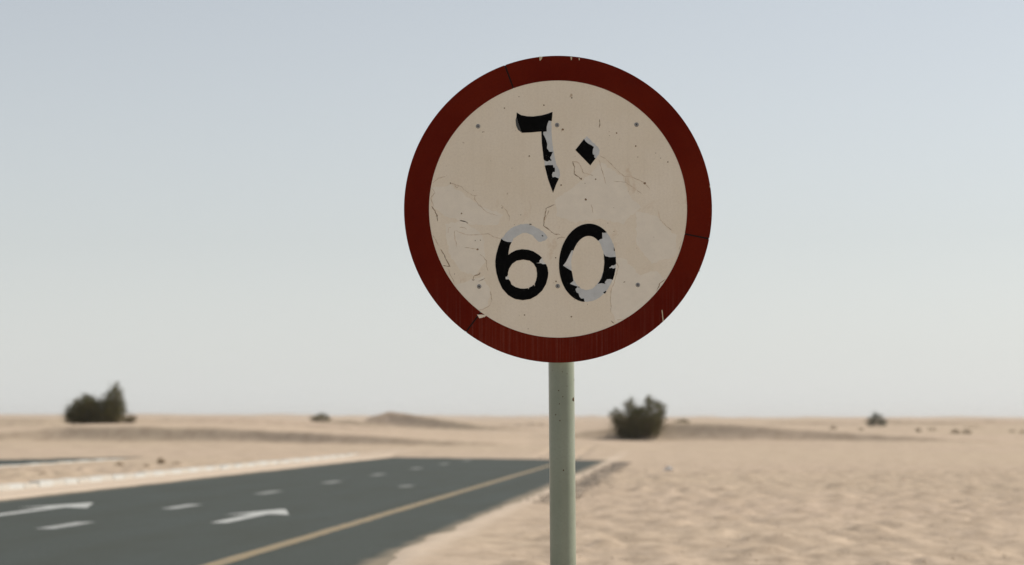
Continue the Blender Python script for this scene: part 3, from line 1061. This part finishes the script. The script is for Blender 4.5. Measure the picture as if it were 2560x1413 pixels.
za, zb, zc, zd = Z(1000, 120, 3.5325), Z(1390, 120, 3.5325), Z(1000, 510, 3.447), Z(1390, 510, 3.447)
faint = [za([(443, 1195), (495, 1210), (540, 1222), (565, 1250), (600, 1275), (640, 1300), (665, 1310), (680, 1300)]), za([(660, 1310), (662, 1340), (690, 1380), (720, 1410)]), za([(480, 1215), (505, 1235), (520, 1220)]),
         za([(275, 1230), (310, 1280), (270, 1320), (285, 1370), (300, 1400)]), za([(290, 1190), (340, 1150), (400, 1135)]),
         zb([(390, 950), (440, 980), (500, 1040), (560, 1100), (610, 1135), (660, 1130), (720, 1160), (785, 1190), (830, 1250)]), zb([(380, 980), (400, 1060), (430, 1160), (440, 1200)]),
         zb([(145, 1000), (200, 1010), (225, 1060), (240, 1100), (330, 1125)]), zb([(510, 1175), (560, 1180), (610, 1185), (680, 1230), (760, 1290)]), zb([(615, 1135), (610, 1190)]),
         zc([(680, 0), (720, 50), (780, 85), (840, 98)]), zc([(870, 10), (920, 60), (945, 115), (940, 150)]), zc([(415, 250), (420, 205), (440, 200)]), zc([(470, 230), (475, 300), (490, 370)]),
         zc([(475, 230), (520, 245), (570, 265), (650, 270), (760, 255), (820, 290), (870, 300)]), zc([(510, 200), (560, 205), (575, 220)]), zc([(280, 270), (310, 310), (330, 360)]),
         zc([(420, 560), (430, 600), (460, 660), (470, 700)]), zc([(560, 375), (670, 395)]), zc([(690, 430), (745, 490), (745, 540), (760, 580)]), zc([(515, 690), (525, 650)]),
         zc([(780, 750), (790, 830), (770, 880), (720, 905), (680, 918)]), zc([(1285, 50), (1245, 150)]), zd([(10, 300), (50, 285), (80, 290)]),
         zd([(515, 500), (540, 540), (520, 600), (500, 680), (470, 750), (465, 820), (475, 880), (465, 940)]), zd([(1080, 310), (1060, 400)]), zd([(300, 0), (320, 80)]), zd([(520, 1000), (600, 990), (700, 930)]),
         zd([(880, 60), (900, 140), (960, 200), (1000, 230)])]
dark = [zb([(145, 1000), (165, 1050), (160, 1110), (200, 1140), (220, 1160)]), zb([(385, 625), (387, 660), (383, 705)]), zc([(1330, 5), (1260, 40), (1245, 120), (1235, 190), (1275, 215), (1330, 260), (1379, 265)]),
        zc([(350, 390), (380, 440), (410, 500), (435, 545)]), zc([(370, 535), (430, 540)]), zc([(630, 660), (640, 625), (685, 605), (690, 590)]), zc([(680, 670), (735, 640)]), zc([(275, 20), (300, 60), (320, 100), (325, 150)]),
        zc([(620, 655), (645, 655)]), zd([(470, 1005), (500, 1030)]), zd([(935, 655), (890, 690), (865, 750)]), zd([(580, 680), (595, 672)]), zc([(320, 100), (310, 108)]), zc([(1379, 290), (1350, 305)])]


def ribbons(name, lines, width, d, m, sd):
    rr = random.Random(sd)
    bm = bmesh.new()
    for ln in lines:
        pts = []
        for i in range(len(ln) - 1):
            a, b = Vector(ln[i]), Vector(ln[i + 1])
            k = max(2, int((b - a).length / (4 * PX)))
            for j in range(k):
                pts.append(a.lerp(b, j / k) + Vector((rr.uniform(-1, 1), rr.uniform(-1, 1))) * 0.9 * PX)
        pts.append(Vector(ln[-1]))
        L_, R_ = [], []
        n = len(pts)
        for i, q in enumerate(pts):
            t = (pts[min(i + 1, n - 1)] - pts[max(i - 1, 0)])
            nn = t.orthogonal().normalized() if t.length > 0 else Vector((0, 1))
            ww = width * PX * rr.uniform(0.35, 1.25) * (0.35 if i in (0, n - 1) else 1)
            L_.append(bm.verts.new((q.x + nn.x * ww, -d, q.y + nn.y * ww)))
            R_.append(bm.verts.new((q.x - nn.x * ww, -d, q.y - nn.y * ww)))
        for i in range(n - 1):
            f = bm.faces.new((L_[i], L_[i + 1], R_[i + 1], R_[i]))
            f.normal_update()
            if f.normal.y > 0:
                f.normal_flip()
    return from_bm(name, bm, m, sign)


tag(ribbons('hairline_cracks', faint, 0.85, 0.00072, M['crack'], 5), kind='stuff')
tag(ribbons('dark_tears', dark, 1.2, 0.00076, M['crack_dark'], 6), kind='stuff')
# rust and fly specks
bm = bmesh.new()
rr = random.Random(4)
spots = [(1261, 269, 2), (1323, 390, 2.2), (1430, 243, 2), (1542, 332, 2), (1590, 365, 2.2), (1612, 458, 3), (1464, 499, 3), (1403, 463, 2.2), (1407, 323, 3), (1194, 624, 3), (1154, 534, 2), (1670, 405, 2), (1489, 448, 2),
         (1453, 447, 2.2), (1126, 458, 1.8), (1255, 520, 1.5), (1360, 262, 2), (1389, 645, 1.8), (1390, 704, 2), (1311, 788, 2), (1188, 602, 1.4), (1201, 601, 1.4), (1428, 792, 2)]
for k in range(34):
    a, r = rr.uniform(0, 6.28), 315 * math.sqrt(rr.random())
    spots.append((1395 + r * math.cos(a), 522 + r * math.sin(a), rr.uniform(0.6, 1.3)))
for x, y, r in spots:
    q = L2(x, y)
    vs_ = [bm.verts.new((q[0] + r * PX * math.cos(t) * rr.uniform(.7, 1.2), -0.0008, q[1] + r * PX * math.sin(t) * rr.uniform(.7, 1.2))) for t in [i * 6.283 / 7 for i in range(7)]]
    bm.faces.new(vs_)
tag(from_bm('rust_specks', bm, M['speck'], sign), kind='stuff')

# rivets
for x, y in [(1195, 315), (1393, 312), (1592, 311), (1198, 717), (1394, 716), (1594, 713)]:
    q = L2(x, y)
    bm = bmesh.new()
    prof = [(5.6, 0.0005), (5.6, 0.0012), (4.6, 0.0022), (3.2, 0.0026), (2.0, 0.0026), (1.7, 0.0018), (0.01, 0.0018)]
    rings = [[bm.verts.new((r * PX * math.cos(t), -dd, r * PX * math.sin(t))) for t in [i * 6.2832 / 20 for i in range(20)]] for r, dd in prof]
    for a, b in zip(rings, rings[1:]):
        for i in range(20):
            f = bm.faces.new((a[i], a[(i + 1) % 20], b[(i + 1) % 20], b[i]))
            if b is rings[-1] or b is rings[-2]:
                f.material_index = 1
    bmesh.ops.recalc_face_normals(bm, faces=bm.faces)
    rv = from_bm('rivet', bm, M['rivet'], sign)
    rv.data.materials.append(M['rivet_hole'])
    rv.location = (q[0], 0, q[1])

# post, leaning very slightly
PR = 32.2 * MM * 1.012
ya = 0.003 + 0.026 + PR
lean = math.radians(0.45)


def post_x(z):
    return (1401 - 1395) * MM - math.tan(lean) * (z - ctr.z)


bm = bmesh.new()
zt = ctr.z + 300 * MM
nseg = 56
lv = [-0.5, 0.0, 0.4, 0.9, 1.3, 1.6, 1.9, zt]
rings = [[bm.verts.new((post_x(z) + PR * math.cos(t), ya + PR * math.sin(t), z)) for t in [i * 2 * math.pi / nseg for i in range(nseg)]] for z in lv]
for a, b in zip(rings, rings[1:]):
    for i in range(nseg):
        bm.faces.new((a[i], a[(i + 1) % nseg], b[(i + 1) % nseg], b[i]))
bmesh.ops.recalc_face_normals(bm, faces=bm.faces)
post = from_bm('post', bm, M['post'], sign, smooth=True)
bm = bmesh.new()
x0 = post_x(zt)
add_tube(bm, (x0, ya, zt - 0.02), (x0, ya, zt + 0.004), PR * 1.04, PR * 1.04, 40)
add_tube(bm, (x0, ya, zt + 0.004), (x0, ya, zt + 0.016), PR * 1.04, PR * 0.6, 40)
from_bm('post_cap', bm, M['alu'], sign)
# two channels riveted to the back of the plate, each held to the post by a clamp
for yrow in (313, 715):
    z = L2(0, yrow)[1]
    h, t, dp = 0.022, 0.003, 0.026
    xa, xb = L2(1150, 0)[0], L2(1640, 0)[0]
    bm = bmesh.new()
    add_box(bm, xa, xb, 0.0032, 0.0032 + t, z - h, z + h)
    add_box(bm, xa, xb, 0.0034 + t, dp, z + h - t, z + h - 0.0002)
    add_box(bm, xa, xb, 0.0034 + t, dp, z - h + 0.0002, z - h + t)
    rail = from_bm('back_rail', bm, M['alu'], sign)
    bm = bmesh.new()
    px_ = post_x(z)
    ri = [[bm.verts.new((px_ + rad * math.cos(a), ya + rad * math.sin(a), z + dz)) for a in [R(-30) + R(240) * i / 24 for i in range(25)]] for rad, dz in ((PR + .001, -.015), (PR + .005, -.015), (PR + .005, .015), (PR + .001, .015))]
    for k in range(4):
        a, b = ri[k], ri[(k + 1) % 4]
        for i in range(24):
            bm.faces.new((a[i], a[i + 1], b[i + 1], b[i]))
    bmesh.ops.recalc_face_normals(bm, faces=bm.faces)
    cl_ = from_bm('clamp', bm, M['alu'], sign)
    for sx in (-1, 1):
        bm = bmesh.new()
        add_tube(bm, (px_ + sx * (PR + .012), 0.02, z), (px_ + sx * (PR + .012), ya, z), 0.005, 0.005, 8)
        add_tube(bm, (px_ + sx * (PR + .012), ya, z), (px_ + sx * (PR + .012), ya + 0.006, z), 0.009, 0.009, 6)
        from_bm('bolt', bm, M['alu'], cl_)

# rust spots on the post
for x, y, r in [(150, 255, 1.4), (178, 295, 1.2), (155, 342, 1.2), (130, 413, 1.4), (158, 453, 1.4), (205, 143, .9), (205, 225, .9), (252, 183, 1.7), (180, 780, 1.6), (247, 312, 4.0), (110, 120, .8), (175, 130, .9)]:
    px, py = 1340 + x / 2.65, 880 + y / 2.65
    xl, zl_ = L2(px, py)
    cx_ = post_x(zl_)
    sn = max(-0.96, min(0.96, (xl * 1.012 - cx_) / PR))
    nrm = Vector((sn, -math.sqrt(1 - sn * sn), 0))
    bm = bmesh.new()
    bmesh.ops.create_icosphere(bm, subdivisions=2, radius=r * MM)
    for v in bm.verts:
        k = v.co.dot(nrm)
        v.co -= nrm * k * 0.65
        v.co.z *= 1.25
        v.co *= 1 + 0.25 * random.uniform(-1, 1)
    o = from_bm('rust_spot', bm, M['rust'], sign)
    o.location = Vector((cx_, ya, zl_)) + nrm * PR
